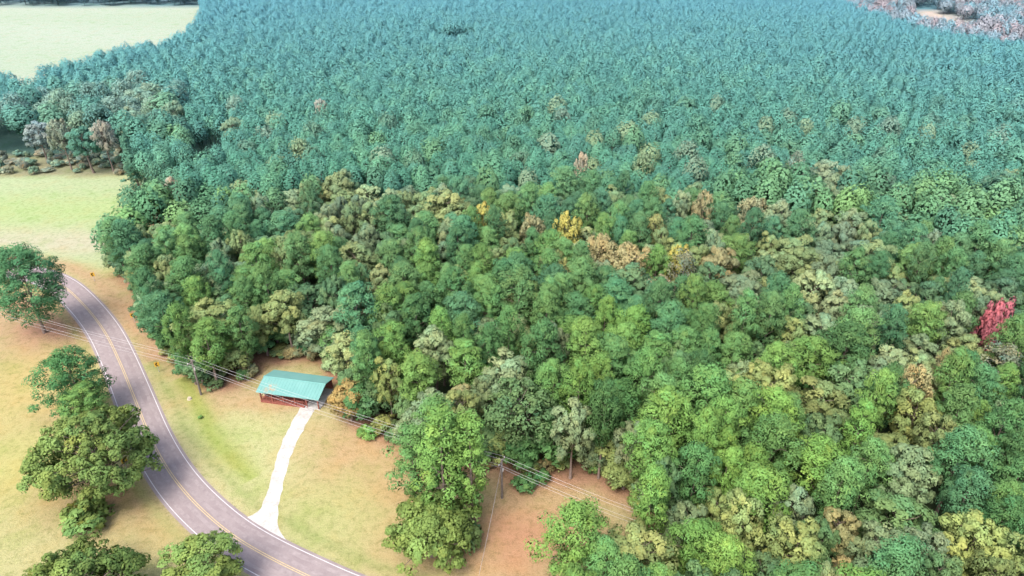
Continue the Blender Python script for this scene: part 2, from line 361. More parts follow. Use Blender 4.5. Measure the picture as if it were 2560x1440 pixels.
c1 = mix(gn, a.outputs['Color'], ramp(gn, noise(gn, .16, 6, .65, v), [(.3, (.80, .91, .72)), (.5, (1, 1, 1)), (.7, (1.0, .92, .84))]), 1.0, 'MULTIPLY')
c2 = mix(gn, c1, ramp(gn, noise(gn, 1.0, 6, .75, v), [(.3, (.60, .65, .53)), (.52, (1, 1, 1)), (.72, (1, 1, .98))]), .9, 'MULTIPLY')
c3 = mix(gn, c2, ramp(gn, noise(gn, 6, 4, .75, v), [(.3, (.60, .62, .56)), (.6, (1, 1, 1))]), .75, 'MULTIPLY')
gn.links.new(c3, gb.inputs['Base Color']); gb.inputs['Roughness'].default_value = 1; gb.inputs['Specular IOR Level'].default_value = 0
bp = gn.nodes.new('ShaderNodeBump'); bp.inputs['Strength'].default_value = .6; bp.inputs['Distance'].default_value = .25
gn.links.new(noise(gn, 3, 5, .7, v), bp.inputs['Height']); gn.links.new(bp.outputs[0], gb.inputs['Normal'])
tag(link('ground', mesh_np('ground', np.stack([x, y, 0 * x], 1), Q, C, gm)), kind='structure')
# ------------------------------------------------------------------ road, markings, driveway
nrm = np.gradient(roadC, axis=0); nrm = unit(nrm); nrm = np.stack([-nrm[:, 1], nrm[:, 0]], 1)
def strip(name, offs, zs, mat, jit=0):
    P = [np.c_[roadC + nrm * (o + (rng.normal(0, jit, (len(roadC), 1)) if jit else 0)), np.full(len(roadC), z)] for o, z in zip(offs, zs)]
    k = len(P); V = np.stack(P, 1).reshape(-1, 3); i = np.arange(len(roadC) - 1)[:, None] * k + np.arange(k - 1)[None]
    i = i.ravel(); Qd = np.stack([i, i + k, i + k + 1, i + 1], 1)[:, ::-1]
    o = link(name, mesh_np(name, V, Qd, None, mat)); return tag(o, kind='structure')
rm, rn, rb = newmat('asphalt'); v = coords(rn)
c = ramp(rn, noise(rn, .35, 5, .6, v), [(.3, alb(164, 150, 151)), (.7, alb(182, 169, 168))])
c = mix(rn, c, ramp(rn, noise(rn, 9, 4, .7, v), [(.3, (.82, .82, .83)), (.65, (1, 1, 1))]), .8, 'MULTIPLY')
rn.links.new(c, rb.inputs['Base Color'])
tm, tn_, tb = newmat('worn_wheel_track'); v = coords(tn_)
tn_.links.new(ramp(tn_, noise(tn_, .9, 6, .7, v), [(.35, alb(160, 147, 148)), (.7, alb(186, 174, 173))]), tb.inputs['Base Color'])
strip('road', [-3.15, -2.95, 2.95, 3.15], [.002, .03, .03, .002], rm, 0)
for o_ in (-2.0, -.8, .8, 2.0): strip('road_wheel_track', [o_ - .28, o_ + .28], [.034, .034], tm, .05)
M_white = noisy('road_paint_white', (.56, .55, .56), 5, .25); M_yel = noisy('road_paint_yellow', (.52, .41, .22), 5, .25)
for o_ in (-2.72, 2.72): strip('road_edge_line', [o_ - .05, o_ + .05], [.038, .038], M_white)
for o_ in (-.13, .13): strip('road_centre_line', [o_ - .05, o_ + .05], [.038, .038], M_yel)
L = [(752, 1018), (728, 1060), (704, 1110), (688, 1160), (672, 1220), (655, 1265), (636, 1285), (600, 1300)]
Rr = [(788, 1022), (760, 1072), (735, 1122), (716, 1180), (702, 1240), (694, 1290), (700, 1328), (724, 1366)]
A = resample(spline(W_(L), 8), 60); B = resample(spline(W_(Rr), 8), 60)
A[1:-1, 0] += wob(A[1:-1, 1] * 3, A[1:-1, 0], 2.0, .06); B[1:-1, 0] += wob(B[1:-1, 1] * 3, B[1:-1, 0], 2.0, .06)
rows = []
for t in np.linspace(0, 1, 7): rows.append(np.c_[A * (1 - t) + B * t, np.full(60, .012)])
V = np.stack(rows, 1).reshape(-1, 3); i = (np.arange(59)[:, None] * 7 + np.arange(6)[None]).ravel()
dm, dn, db = newmat('white_gravel'); v = coords(dn)
c = ramp(dn, noise(dn, .7, 5, .6, v), [(.3, (.43, .41, .38)), (.6, (.57, .56, .54))])
c = mix(dn, c, ramp(dn, noise(dn, 2.5, 6, .8, v), [(.3, (.64, .62, .58)), (.6, (1, 1, 1))]), .9, 'MULTIPLY'); dn.links.new(c, db.inputs['Base Color'])
tag(link('driveway', mesh_np('driveway', V, np.stack([i, i + 7, i + 8, i + 1], 1)[:, ::-1], None, dm)), kind='structure')
# ------------------------------------------------------------------ cabin
EZ, RZ, D = 2.35, 3.35, 3.15
pl, pr = np.array(at(639, 980, EZ)), np.array(at(796, 1001, EZ))
ang = math.atan2(*(pr - pl)[::-1]); LEN = float(np.linalg.norm(pr - pl)); mid = (pl + pr) / 2
cab = empty('cabin', (mid[0], mid[1], 0), ang)
tag(cab, 'red log cabin with teal metal roof at the end of white gravel driveway', 'cabin')
h = LEN / 2
rfm, n_, b_ = newmat('teal_roof_metal'); v = coords(n_)
c = ramp(n_, noise(n_, .5, 5, .6, v), [(.3, alb(120, 178, 172)), (.7, alb(132, 188, 182))])
vm = n_.nodes.new('ShaderNodeVectorMath'); vm.operation = 'DISTANCE'; n_.links.new(v, vm.inputs[0]); vm.inputs[1].default_value = (-h + 2.2, 1.0, 2.7)
mr = n_.nodes.new('ShaderNodeMapRange'); mr.inputs[1].default_value = .2; mr.inputs[2].default_value = 1.5; mr.inputs[3].default_value = 1; mr.inputs[4].default_value = 0
n_.links.new(vm.outputs['Value'], mr.inputs[0])
mm = n_.nodes.new('ShaderNodeMath'); mm.operation = 'MULTIPLY'; n_.links.new(mr.outputs[0], mm.inputs[0])
n_.links.new(ramp(n_, noise(n_, 1.6, 5, .7, v), [(.45, (0, 0, 0)), (.6, (1, 1, 1))]), mm.inputs[1])
n_.links.new(mix(n_, c, alb(205, 160, 120), mm.outputs[0]), b_.inputs['Base Color']); b_.inputs['Roughness'].default_value = .6; b_.inputs['Specular IOR Level'].default_value = .3
def slope(mb, y0, z0, y1, z1, x0, x1, t=.07):
    mb.hexa([(x0, y0, z0 - t), (x1, y0, z0 - t), (x1, y1, z1 - t), (x0, y1, z1 - t), (x0, y0, z0), (x1, y0, z0), (x1, y1, z1), (x0, y1, z1)])
def ribs(mb, y0, z0, y1, z1):
    k = int(LEN / .55)
    for i in range(k + 1):
        xx = -h + .06 + (LEN - .12) * i / k
        mb.hexa([(xx - .03, y0 + .01, z0 + .003), (xx + .03, y0 + .01, z0 + .003), (xx + .03, y1, z1 + .003), (xx - .03, y1, z1 + .003),
                 (xx - .02, y0 + .01, z0 + .03), (xx + .02, y0 + .01, z0 + .03), (xx + .02, y1, z1 + .03), (xx - .02, y1, z1 + .03)])
mb = MB(); slope(mb, 0, EZ, D - .003, RZ, -h, h); slope(mb, 2 * D, EZ, D + .003, RZ, h, -h); ribs(mb, 0, EZ, D - .1, RZ - .032)
roof = mb.build('roof', rfm, cab)
mb = MB(); mb.hexa([(-h - .02, D - .2, RZ - .03), (h + .02, D - .2, RZ - .03), (h + .02, D + .2, RZ - .03), (-h - .02, D + .2, RZ - .03), (-h - .02, D - .02, RZ + .06), (h + .02, D - .02, RZ + .06), (h + .02, D + .02, RZ + .06), (-h - .02, D + .02, RZ + .06)])
mb.build('ridge_cap', noisy('ridge_metal', alb(124, 182, 176), 2, .1), roof)
M_log, n_, b_ = newmat('red_log_wall'); v = coords(n_)
wv = n_.nodes.new('ShaderNodeTexWave'); wv.wave_type = 'BANDS'; wv.bands_direction = 'Z'; wv.inputs['Scale'].default_value = 1.6; wv.inputs['Distortion'].default_value = .3; n_.links.new(v, wv.inputs[0])
n_.links.new(ramp(n_, wv.outputs['Fac'], [(.1, (.08, .027, .024)), (.6, (.21, .068, .055))]), b_.inputs['Base Color'])
M_red = noisy('red_stained_timber', (.27, .095, .075), 4, .3); M_dark = noisy('dark_glass', (.03, .035, .04), 2, .2, .2); M_conc = noisy('concrete', (.42, .41, .40), 3, .2)
y0w, y1w = 1.7, 2 * D - .35; xw = h - .35
mb = MB(); mb.box(-xw, xw - 2.6, y0w, y0w + .2, .35, 2.75); mb.box(-xw, xw, y1w - .2, y1w, .35, EZ + .02); mb.box(-xw, -xw + .2, y0w + .2, y1w - .2, .35, 2.37); mb.box(xw - 2.8, xw - 2.6, y0w + .2, y1w - .2, .35, 2.37)
mb.hexa([(-xw, D - 1.2, 2.37), (-xw + .2, D - 1.2, 2.37), (-xw + .2, D + 1.9, 2.37), (-xw, D + 1.9, 2.37), (-xw, D - .1, RZ - .12), (-xw + .2, D - .1, RZ - .12), (-xw + .2, D + .1, RZ - .12), (-xw, D + .1, RZ - .12)])
mb.build('wall', M_log, cab)
mb = MB(); mb.box(-xw, xw - 2.6, .3, y1w, .0, .34); mb.build('porch_floor', M_red, cab)
mb = MB(); mb.box(xw - 2.59, xw + .1, .35, y1w - .21, .0, .14); mb.build('slab', M_conc, cab)
mb = MB(); mb.box(xw - 2.4, xw - .9, -.35, .34, 0, .07); mb.box(xw - 2.3, xw - 1.0, .0, .34, .07, .13); mb.build('step', M_conc, cab)
for xx in [-xw + .1 + i * (2 * xw - .2) / 5 for i in range(6)]:
    MB().box(xx - .09, xx + .09, .36, .54, .1 if xx > xw - 2.7 else .345, EZ + .02).build('porch_post', M_red, cab)
mb = MB(); mb.box(-xw, xw, .38, .52, EZ - .2, EZ - .075); mb.build('porch_beam', M_red, cab)
mb = MB(); mb.box(-xw + .2, xw - 2.75, .42, .49, 1.12, 1.2); mb.box(-xw + .2, xw - 2.75, .42, .49, .5, .57)
xx = -xw + .25
while xx < xw - 2.8: mb.box(xx, xx + .08, .43, .48, .57, 1.12); xx += .28
mb.box(-xw + .06, -xw + .13, .55, y0w - .02, 1.12, 1.2)
mb.build('railing', M_red, cab)
dr = MB().box(.2, 1.15, y0w - .06, y0w - .003, .36, 2.35).build('door', noisy('door_wood', (.16, .07, .05), 3, .2), cab)
MB().box(1.0, 1.06, y0w - .13, y0w - .062, 1.3, 1.4).build('handle', M_conc, dr)
for xx in (-xw + 1.0, -xw + 3.0):
    f = MB().box(xx, xx + 1.1, y0w - .05, y0w - .003, 1.2, 2.2).build('window', M_red, cab); MB().box(xx + .1, xx + 1.0, y0w - .06, y0w - .051, 1.3, 2.1).build('pane', M_dark, f)
# ------------------------------------------------------------------ utility poles and wires
M_pole = noisy('grey_pole_wood', (.19, .165, .15), 3, .3); M_wire = noisy('wire_metal', (.45, .44, .45), 1, .1); M_ins = noisy('porcelain', (.55, .55, .56), 2, .1)
PH = 7.4
def pole(p, th, label, h=PH):
    r = empty('utility_pole', (p[0], p[1], 0), th); tag(r, label, 'utility pole', 'utility poles carrying the wires past the cabin')
    MB().tube([(0, 0, 0), (0, 0, h * .5), (0, 0, h)], [.18, .16, .13], 10).build('pole', M_pole, r, True)
    MB().box(-.07, .07, -1.0, 1.0, h - .55, h - .40).build('crossarm', M_pole, r)
    for yy in (-.85, .85):
        MB().tube([(0, yy, h - .399), (0, yy, h - .3), (0, yy, h - .2)], [.06, .09, .05], 8).build('insulator', M_ins, r)
    MB().tube([(.14, 0, h - 2.3), (.2, 0, h - 1.9), (.2, 0, h - 1.6)], [.05, .1, .09], 8).build('bracket', M_ins, r)
    return r
P0, PA, PB, PC = [np.array(at(*q)) for q in ((-230, 768), (503, 987), (1255, 1245), (1905, 1500))]
PD = np.array(at(1165, 1580, 6.9))
def dirn(a, b): d = b - a; return math.atan2(d[1], d[0])
pp = [P0, PA, PB, PC]; th = [dirn(P0, PA), dirn(P0, PB), dirn(PA, PC), dirn(PB, PC)]
for p, t, l in zip(pp, th, ['utility pole beside the road beyond the left edge', 'grey utility pole with crossarm between road and cabin', 'utility pole standing at the edge of the red clearing', 'utility pole among the trees at lower right']): pole(p, t, l)
pole(PD, dirn(PB, PD), 'utility pole in the yard below the picture', 7.4)
def wire_pts(off, z, sag):
    out = []
    for i in range(3):
        a = pp[i] + off * np.array([-math.sin(th[i]), math.cos(th[i])]); b = pp[i + 1] + off * np.array([-math.sin(th[i + 1]), math.cos(th[i + 1])])
        for t in np.linspace(0, 1, 25)[(0 if i == 0 else 1):]:
            q = a * (1 - t) + b * t; out.append((q[0], q[1], z - sag * 4 * t * (1 - t)))
    return out
for off, z, sag, l in ((-.85, PH - .2, .9, 'power wire on the road side end of the crossarms'), (.85, PH - .2, .9, 'power wire on the forest side end of the crossarms'), (0, PH + .02, .8, 'power wire running over the tops of the poles'), (0, PH - 1.6, 1.1, 'lowest wire slung under the crossarms of the poles')):
    p = wire_pts(off, z, sag); tag(MB().tube(p, [.018] * len(p), 4).build('overhead_wire', M_wire), l, 'wire', 'wires along the utility poles')
p = [(*(PB * (1 - t) + PD * t), (PH - .9) * (1 - t) + (PH - .5) * t - 3 * t * (1 - t)) for t in np.linspace(0, 1, 24)]
tag(MB().tube(p, [.016] * 24, 4).build('overhead_wire', M_wire), 'single service wire crossing the red clearing towards the bottom edge', 'wire')
# ------------------------------------------------------------------ curve signs
M_sy = noisy('sign_yellow', (.62, .37, .05), 3, .08, .5); M_sb = noisy('sign_black', (.02, .02, .02), 3, .1, .5); M_post = noisy('galvanised_post', (.35, .35, .36), 3, .15, .5)
def sign(u, v, rz, label):
    px_, py_ = at(u, v); r = empty('curve_sign', (px_, py_, 0), rz); tag(r, label, 'road sign', 'yellow curve signs along the road bend')
    MB().box(-.035, .035, .0, .06, 0, 2.0).build('post', M_post, r)
    MB().prism([(-.38, 1.25), (.38, 1.25), (.41, 1.28), (.41, 2.12), (.38, 2.15), (-.38, 2.15), (-.41, 2.12), (-.41, 1.28)], -.03, -.003).build('sign_panel', M_sy, r)
    MB().prism([(.18, 1.32), (-.06, 1.32), (-.28, 1.7), (-.06, 2.08), (.18, 2.08), (-.04, 1.7)], -.036, -.032).build('chevron', M_sb, r)
sign(237, 703, .3, 'yellow chevron sign at the far end of the road bend')
sign(337, 806, .4, 'yellow chevron sign beside the road where the woods begin')
sign(398, 930, .3, 'yellow chevron sign beside the road nearest the utility pole')
sign(318, 1172, .9, 'yellow chevron sign half hidden by the big roadside oak')
# ------------------------------------------------------------------ trees named one by one
T = {k: leafc(*c) for k, c in dict(bright=(121, 159, 86), deep=(94, 135, 84), mid=(110, 150, 90), blue=(96, 142, 98), olive=(140, 156, 98), grey=(134, 154, 114), dark=(104, 134, 90), pale=(154, 170, 120), tan=(168, 164, 118),
      forest=(88, 134, 78), oakgreen=(124, 147, 82), yellow=(202, 194, 102), gold=(164, 166, 102), orange=(182, 170, 120), peach=(190, 174, 142), red=(200, 116, 124), rust=(164, 144, 92), lilac=(160, 162, 146), thin=(146, 150, 118), brown=(148, 146, 106), golive=(150, 160, 98)).items()}
placed = []                                   # (x, y, crown radius)
def special(kind, u, v, H, W, tone, label, cat='tree', room=1.0):
    px_, py_ = at(u, v); placed.append((px_, py_, W / 2 * room)); return tree(kind, px_, py_, H, W, T[tone], label, None, cat)
special('loner', 112, 832, 18.5, 15.5, 'forest', 'large dark pine standing alone left of the road bend')
special('loner2', 212, 1035, 12.5, 11, 'forest', 'dark spreading pine left of road above the big oak')
special('pine', 240, 1068, 8.5, 6.5, 'bright', 'small bright green pine tucked behind the big roadside oak')
special('bigoak', 268, 1232, 13, 17.5, 'oakgreen', 'biggest olive oak leaning over the left side of the road')
special('shrub', 225, 1315, 4, 7.5, 'oakgreen', 'low olive thicket under the big roadside oak', 'bush')
special('wideoak', 215, 1550, 8.5, 16, 'oakgreen', 'wide olive oak crown in the bottom left corner')
special('oak', 520, 1480, 8, 10.5, 'oakgreen', 'round olive tree at the bottom beside the near road')
special('fullpine', 1045, 1275, 15.5, 7, 'mid', 'left pine of the tall clump in the yard')
special('fullpine', 1118, 1325, 21, 8, 'bright', 'front pine of the tall clump in the yard')
special('fullpine', 1184, 1315, 20, 6.8, 'bright', 'right pine of the tall clump in the yard')
special('fullpine', 1095, 1240, 18.5, 7, 'mid', 'rear pine of the tall clump in the yard')
special('clumpoak', 1080, 1388, 9, 12, 'oakgreen', 'low olive oak at the foot of the yard pine clump')
special('shrub', 1160, 1370, 5.5, 5, 'dark', 'dark undergrowth between the trunks of the yard pines', 'bush')
special('edgepine', 1440, 1480, 15.5, 9.5, 'bright', 'bright green pine in front of the red clearing at bottom')
special('thinoak', 1415, 700, 17, 7.5, 'yellow', 'brightest yellow tree in the middle of the forest', room=1.3)
special('thinoak', 1210, 670, 17, 7, 'yellow', 'yellow tree left of the brightest yellow tree', room=1.4)
special('thinoak', 1680, 775, 16, 5.5, 'yellow', 'narrow yellow tree right of the orange tan group', room=1.3)
special('oak', 1125, 640, 17, 14, 'golive', 'broad golden olive tree left of the yellow trees', room=1.1)
special('thinoak', 1490, 745, 16, 9, 'orange', 'left tree of the orange tan group in mid forest', room=1.2)
special('thinoak', 1560, 775, 16, 10.5, 'orange', 'right tree of the orange tan group in mid forest', room=1.2)
special('thinoak', 1410, 795, 14, 6, 'gold', 'golden tree in front of the orange tan group', room=1.2)
special('thinoak', 1330, 690, 16, 7, 'tan', 'tan tree between the two brightest yellow trees', room=1.2)
special('thinoak', 1620, 690, 16, 7, 'gold', 'pale golden tree behind the orange tan group', room=1.2)
special('thinoak', 1860, 640, 16, 8, 'tan', 'tan tree right of the single orange tree', room=1.1)
special('thinoak', 1740, 635, 17, 6, 'orange', 'single orange tree right of the yellow trees', room=1.2)
special('oak', 1450, 525, 17, 4.5, 'peach', 'narrow peach tree at the plantation edge')
special('oak', 860, 570, 15.5, 10, 'golive', 'gold topped tree at the plantation edge upper left', room=1.1)
special('oak', 455, 565, 14, 6, 'peach', 'peach coloured tree behind the pasture woods')
special('lowoak', 2440, 925, 15.5, 5.2, 'red', 'small dull red tree near the right edge', 'tree', 1.7)
special('thinoak', 2225, 1115, 16, 6.5, 'orange', 'bigger orange tree in the right woods', room=1.2)
special('thinoak', 2305, 1065, 16, 4, 'orange', 'smaller orange tree behind the bigger orange one at right', room=1.3)
special('thinoak', 2080, 1520, 9, 4.5, 'orange', 'small orange tree at the bottom edge right of centre')
special('oak', 1890, 1100, 15, 10, 'golive', 'gold tinged oak left of the orange trees', room=1.1)
special('lowoak', 880, 1050, 8, 6.5, 'rust', 'rust and orange tree just right of the cabin')
special('bare', 1690, 800, 15, 6.5, 'thin', 'pale thin crowned tree below the narrow yellow tree')
special('bare', 1960, 540, 17, 7, 'thin', 'thin grey tree at the plantation edge right side')
special('bare', 1640, 830, 12, 6, 'peach', 'thin peach tree beside the pale thin crowned tree')
special('bare', 2460, 1020, 12, 8, 'thin', 'thin greyish tree below the dull red tree')
special('thinoak', 1300, 1140, 14, 13, 'dark', 'sparse dark oak with bare limbs behind the right utility pole')
special('oak', 1160, 1085, 10, 6, 'tan', 'pale tan tree between the cabin and the yard pines')
special('oak', 120, 408, 14, 10, 'lilac', 'greyish tree left of the tan trees by the scrub')
special('thinoak', 180, 425, 17, 8, 'tan', 'tall tan tree standing in the scrub')
special('thinoak', 285, 430, 17, 8, 'peach', 'peach tree leaning at the right end of the scrub')
special('oak', 235, 432, 15, 11, 'deep', 'dark broad tree between tan and peach trees')
special('cedar', 348, 470, 15, 7, 'deep', 'dark pointed cedar at the pasture corner')
special('oak', 375, 330, 17, 13, 'pale', 'large pale tree above the dark hollow at left')
special('oak', 600, 395, 14, 9, 'olive', 'olive tree beside the dark hollow')
special('oak', 815, 350, 15, 6, 'peach', 'single peach tree inside the blue green plantation')
special('oak', 545, 905, 13, 12, 'olive', 'olive broad tree beside the road above the utility pole')
special('pine', 545, 965, 13.5, 8, 'bright', 'bright green pine with bare trunks behind the left utility pole')
special('shrub', 920, 1088, 2.0, 4, 'bright', 'green bush under the wires right of the driveway', 'bush')
special('shrub', 502, 1046, .7, .9, 'bright', 'tiny bright green bush on the mown grass', 'bush')
special('shrub', 985, 1100, 2.4, 3.5, 'dark', 'dark bush at the forest edge left of the pine clump', 'bush')
special('shrub', 1310, 1222, 2.8, 4, 'deep', 'dark green bush right of the pole in the clearing', 'bush')
# a pale stump by the left pole
st = MB().tube([(0, 0, 0), (0, 0, .2), (.05, 0, .35)], [.42, .34, .30], 9).build('tree_stump', noisy('pale_cut_wood', (.50, .43, .34), 6, .3)); st.location = (*at(474, 998), 0)
tag(st, 'pale stump on the grass beside the left utility pole', 'stump')
# ------------------------------------------------------------------ woodland trees
cells = {}
REG = [(-900, 640, 0, 405, 'woods above the scrub strip'), (-900, 640, 405, 600, 'woods beside the upper pasture'), (0, 640, 600, 2000, 'woods between road and cabin'),
       (640, 1050, 0, 640, 'woods left of the golden tree'), (640, 1050, 640, 830, 'woods well behind the cabin'), (640, 1050, 830, 2000, 'woods close around the cabin'),
       (1050, 1320, 0, 760, 'woods around the golden tree'), (1050, 1320, 760, 950, 'woods behind the yard pines'), (1050, 1320, 950, 2000, 'woods beside the sparse dark oak'),
       (1320, 1760, 0, 600, 'woods above the brightest yellow tree'), (1320, 1760, 600, 780, 'woods around the orange tan group'), (1320, 1760, 780, 930, 'woods below the pale thin tree'), (1320, 1760, 930, 1110, 'woods behind the red clearing'), (1320, 1760, 1110, 2000, 'woods right of the red clearing'),
       (1760, 2110, 0, 600, 'woods right of the single orange tree'), (1760, 2110, 600, 800, 'woods right of the pale thin tree'), (1760, 2110, 800, 1000, 'woods around the gold tinged oak'), (1760, 2110, 1000, 1200, 'woods left of the bigger orange tree'), (1760, 2110, 1200, 2000, 'woods near the small bottom orange tree'),
       (2110, 2400, 0, 620, 'woods far above the red tree'), (2110, 2400, 620, 850, 'woods left of the red tree'), (2110, 2400, 850, 1080, 'woods around the two orange trees'), (2110, 2400, 1080, 1260, 'woods below the bigger orange tree'), (2110, 2400, 1260, 2000, 'woods at the bottom right'),
       (2400, 9000, 0, 700, 'right edge woods above the red tree'), (2400, 9000, 700, 1000, 'right edge woods around the red tree'), (2400, 9000, 1000, 2000, 'right edge woods below the red tree')]
def region(u, v):
    for a, b, c_, d, s in REG:
        if a <= u < b and c_ <= v < d: return s
    return 'woods at the bottom right'
WORD = dict(bright='bright green', deep='deep green', mid='mid green', blue='bluish green', olive='olive', grey='grey green', dark='dark green', pale='pale green', tan='tan', gold='golden', brown='brownish', rust='rust')
NOUN = dict(pine='pine', oak='broadleaf', shrub='shrub', lowoak='low tree')
CABX, CABY = cab.location.x, cab.location.y
def note(o, kind, tone, x, y, H):
    u, v = proj(x, y, H * .7); cells.setdefault((kind, tone, region(u, v)), []).append((u, o))
G = {}
def near(x, y, r, k=.58):
    gx, gy = int(x // 14), int(y // 14)
    for i in (-1, 0, 1):
        for j in (-1, 0, 1):
            for a, b, c_ in G.get((gx + i, gy + j), ()):
                if math.hypot(x - a, y - b) < (r + c_) * k: return True
    return False
def put(x, y, r): G.setdefault((int(x // 14), int(y // 14)), []).append((x, y, r))
for q in placed: put(*q)
HOLM = np.array([(455, 530), (600, 530), (600, 585), (455, 585)], float)
HOL = np.array([(490, 396), (560, 390), (585, 450), (540, 500), (500, 480)], float)
def pick(kind, ty):
    if kind == 'pine':
        f = min(max((ty - 85) / 80, 0), 1)
        return random.choices(['bright', 'deep', 'mid', 'blue'], [.38 - .30 * f, .19 + .12 * f, .34 - .02 * f, .09 + .20 * f])[0]
    return random.choices(['olive', 'grey', 'dark', 'pale', 'tan'], [.32, .28, .23, .16, .01])[0]
plan = []
for _ in range(40000):
    tx, ty = random.uniform(-95, 150), random.uniform(38, 190)
    u, v = proj(tx, ty, 0)
    if not (-60 < u < 2640 and v < 1740): continue
    if not inside(mixedP, tx, ty) or inside(HOLM, u, v): continue
    pn = .5 + .22 * math.sin(tx / 17 + 1.0) + .2 * math.sin(ty / 13 + tx / 29)
    kind = 'pine' if random.random() < pn else 'oak'
    W = random.uniform(5.4, 9.2) if kind == 'pine' else random.uniform(5.4, 11)
    if near(tx, ty, W / 2): continue
    if math.hypot(tx - CABX, ty - CABY - 3) < 9.5: continue
    H = (random.uniform(13, 18) if kind == 'pine' else random.uniform(10.5, 15.5))
    if proj(tx, ty, H)[1] > 1470: continue
    put(tx, ty, W / 2); plan.append((kind, tx, ty, H, W))
# taller mixed trees standing before the plantation at the left
for _ in range(1500):
    u, v = random.uniform(-90, 470), random.uniform(285, 418); tx, ty = at(u, v)
    if not inside(plantP, tx, ty) or v < 405 - .18 * u - 60 or (u < 330 and v > 380): continue
    kind = random.choice(['pine', 'oak', 'oak']); W = random.uniform(7, 11)
    if near(tx, ty, W / 2, .58): continue
    put(tx, ty, W / 2); plan.append((kind, tx, ty, random.uniform(13, 18), W))
plan.sort(key=lambda q: math.hypot(q[1], q[2])); cnt = dict(pine=0, oak=0); back = []
for kind, tx, ty, H, W in plan:
    tone = pick(kind, ty)
    c = T[tone] * random.uniform(.80, 1.16) * np.array([random.uniform(.94, 1.06), 1, random.uniform(.93, 1.07)])
    if cnt[kind] >= 262: back.append((tx, ty, H, W, c, kind)); continue
    cnt[kind] += 1; o = tree(kind, tx, ty, H, W, c); note(o, kind, tone, tx, ty, H)
# the two woods run into one another: scattered mixed trees among the first plantation rows
for _ in range(900):
    tx, ty = random.uniform(-110, 190), 158 + random.expovariate(1 / 26)
    u, v = proj(tx, ty, 0)
    if not (-60 < u < 2640) or not inside(plantP, tx, ty) or inside(mixedP, tx, ty) or inside(HOL, u, v) or v < 340: continue
    kind = random.choice(['pine', 'pine', 'oak']); W = random.uniform(5.5, 8.5)
    if near(tx, ty, W / 2, 1.25): continue
    put(tx, ty, W / 2); tone = random.choice(['deep', 'mid', 'blue', 'dark', 'grey', 'olive'])
    back.append((tx, ty, random.uniform(12.5, 16), W, T[tone] * random.uniform(.84, 1.1), kind))
# low trees and shrubs along the wood's near edge
ep = resample(spline(edgeP, 6), 46)
for ex, ey in ep:
    dx, dy = random.uniform(-1.5, 1.5), random.uniform(1.5, 4); tx, ty = ex + dx, ey + dy
    if math.hypot(tx - CABX, ty - CABY - 3) < 9 or not inside(mixedP, tx, ty) or proj(ex, ey, 0)[1] > 1600 or pdist(roadC, tx, ty, False) < 7: continue
    tone = random.choice(['dark', 'olive', 'mid', 'grey', 'deep']); H = random.uniform(5, 9)
    o = tree('lowoak', tx, ty, H, random.uniform(5, 7.5), T[tone] * random.uniform(.85, 1.1)); note(o, 'lowoak', tone, tx, ty, H)
ep = resample(spline(edgeP, 6), 80)
for ex, ey in ep:
    tone = random.choice(['dark', 'olive', 'deep', 'brown', 'olive', 'mid']); W = random.uniform(2.0, 5.2); H = random.uniform(1.2, 3.6)
    dx, dy = random.uniform(-2, 2), random.uniform(.2, 4)
    if math.hypot(ex + dx - CABX, ey + dy - CABY - 3) < 7.5 or not inside(mixedP, ex + dx, ey + dy): continue
    if proj(ex, ey, 0)[1] > 1500 or pdist(roadC, ex + dx, ey + dy, False) < 6: continue
    o = tree('shrub', ex + dx, ey + dy, H, W, T[tone] * random.uniform(.8, 1.1), cat='bush'); note(o, 'shrub', tone, ex + dx, ey + dy, H)
ORD = ['leftmost', 'second from left', 'third from left', 'fourth from left', 'fifth from left', 'sixth from left', 'seventh from left', 'eighth from left', 'ninth from left', 'tenth from left', 'eleventh from left', 'twelfth from left', 'thirteenth from left', 'fourteenth from left', 'fifteenth from left', 'sixteenth from left']
for (kind, tone, reg), lst in cells.items():
    lst.sort(key=lambda q: q[0]); n = NOUN[kind]; wd = WORD[tone]
    for i, (_, o) in enumerate(lst):
        o['group'] = {'pine': 'pines of the mixed woods', 'oak': 'broadleaf trees of the mixed woods', 'shrub': 'shrubs along the forest edge', 'lowoak': 'low trees along the forest edge'}[kind]
        o['label'] = f'{wd} {n} in the {reg}' if len(lst) == 1 else f'{ORD[min(i, 15)]} {wd} {n} in the {reg}'
# scrub strip bushes
scl = []
for _ in range(800):
    u, v = random.uniform(-60, 330), random.uniform(385, 437)
    bx, by = at(u, v); W = random.uniform(2.2, 5.5)
    if near(bx, by, W / 2): continue
    tone = random.choice(['olive', 'tan', 'pale', 'brown', 'rust', 'olive']); put(bx, by, W / 2)
    o = tree('shrub', bx, by, random.uniform(1.2, 4.5), W, T[tone], cat='bush', group='bushes of the scrub strip'); scl.append((u, tone, o))
    if len(scl) > 46: break
for tone in set(s[1] for s in scl):
    for i, s in enumerate(sorted([q for q in scl if q[1] == tone], key=lambda q: q[0])): s[2]['label'] = f'{ORD[min(i, 15)]} {WORD[tone]} bush in the scrub above the pasture'
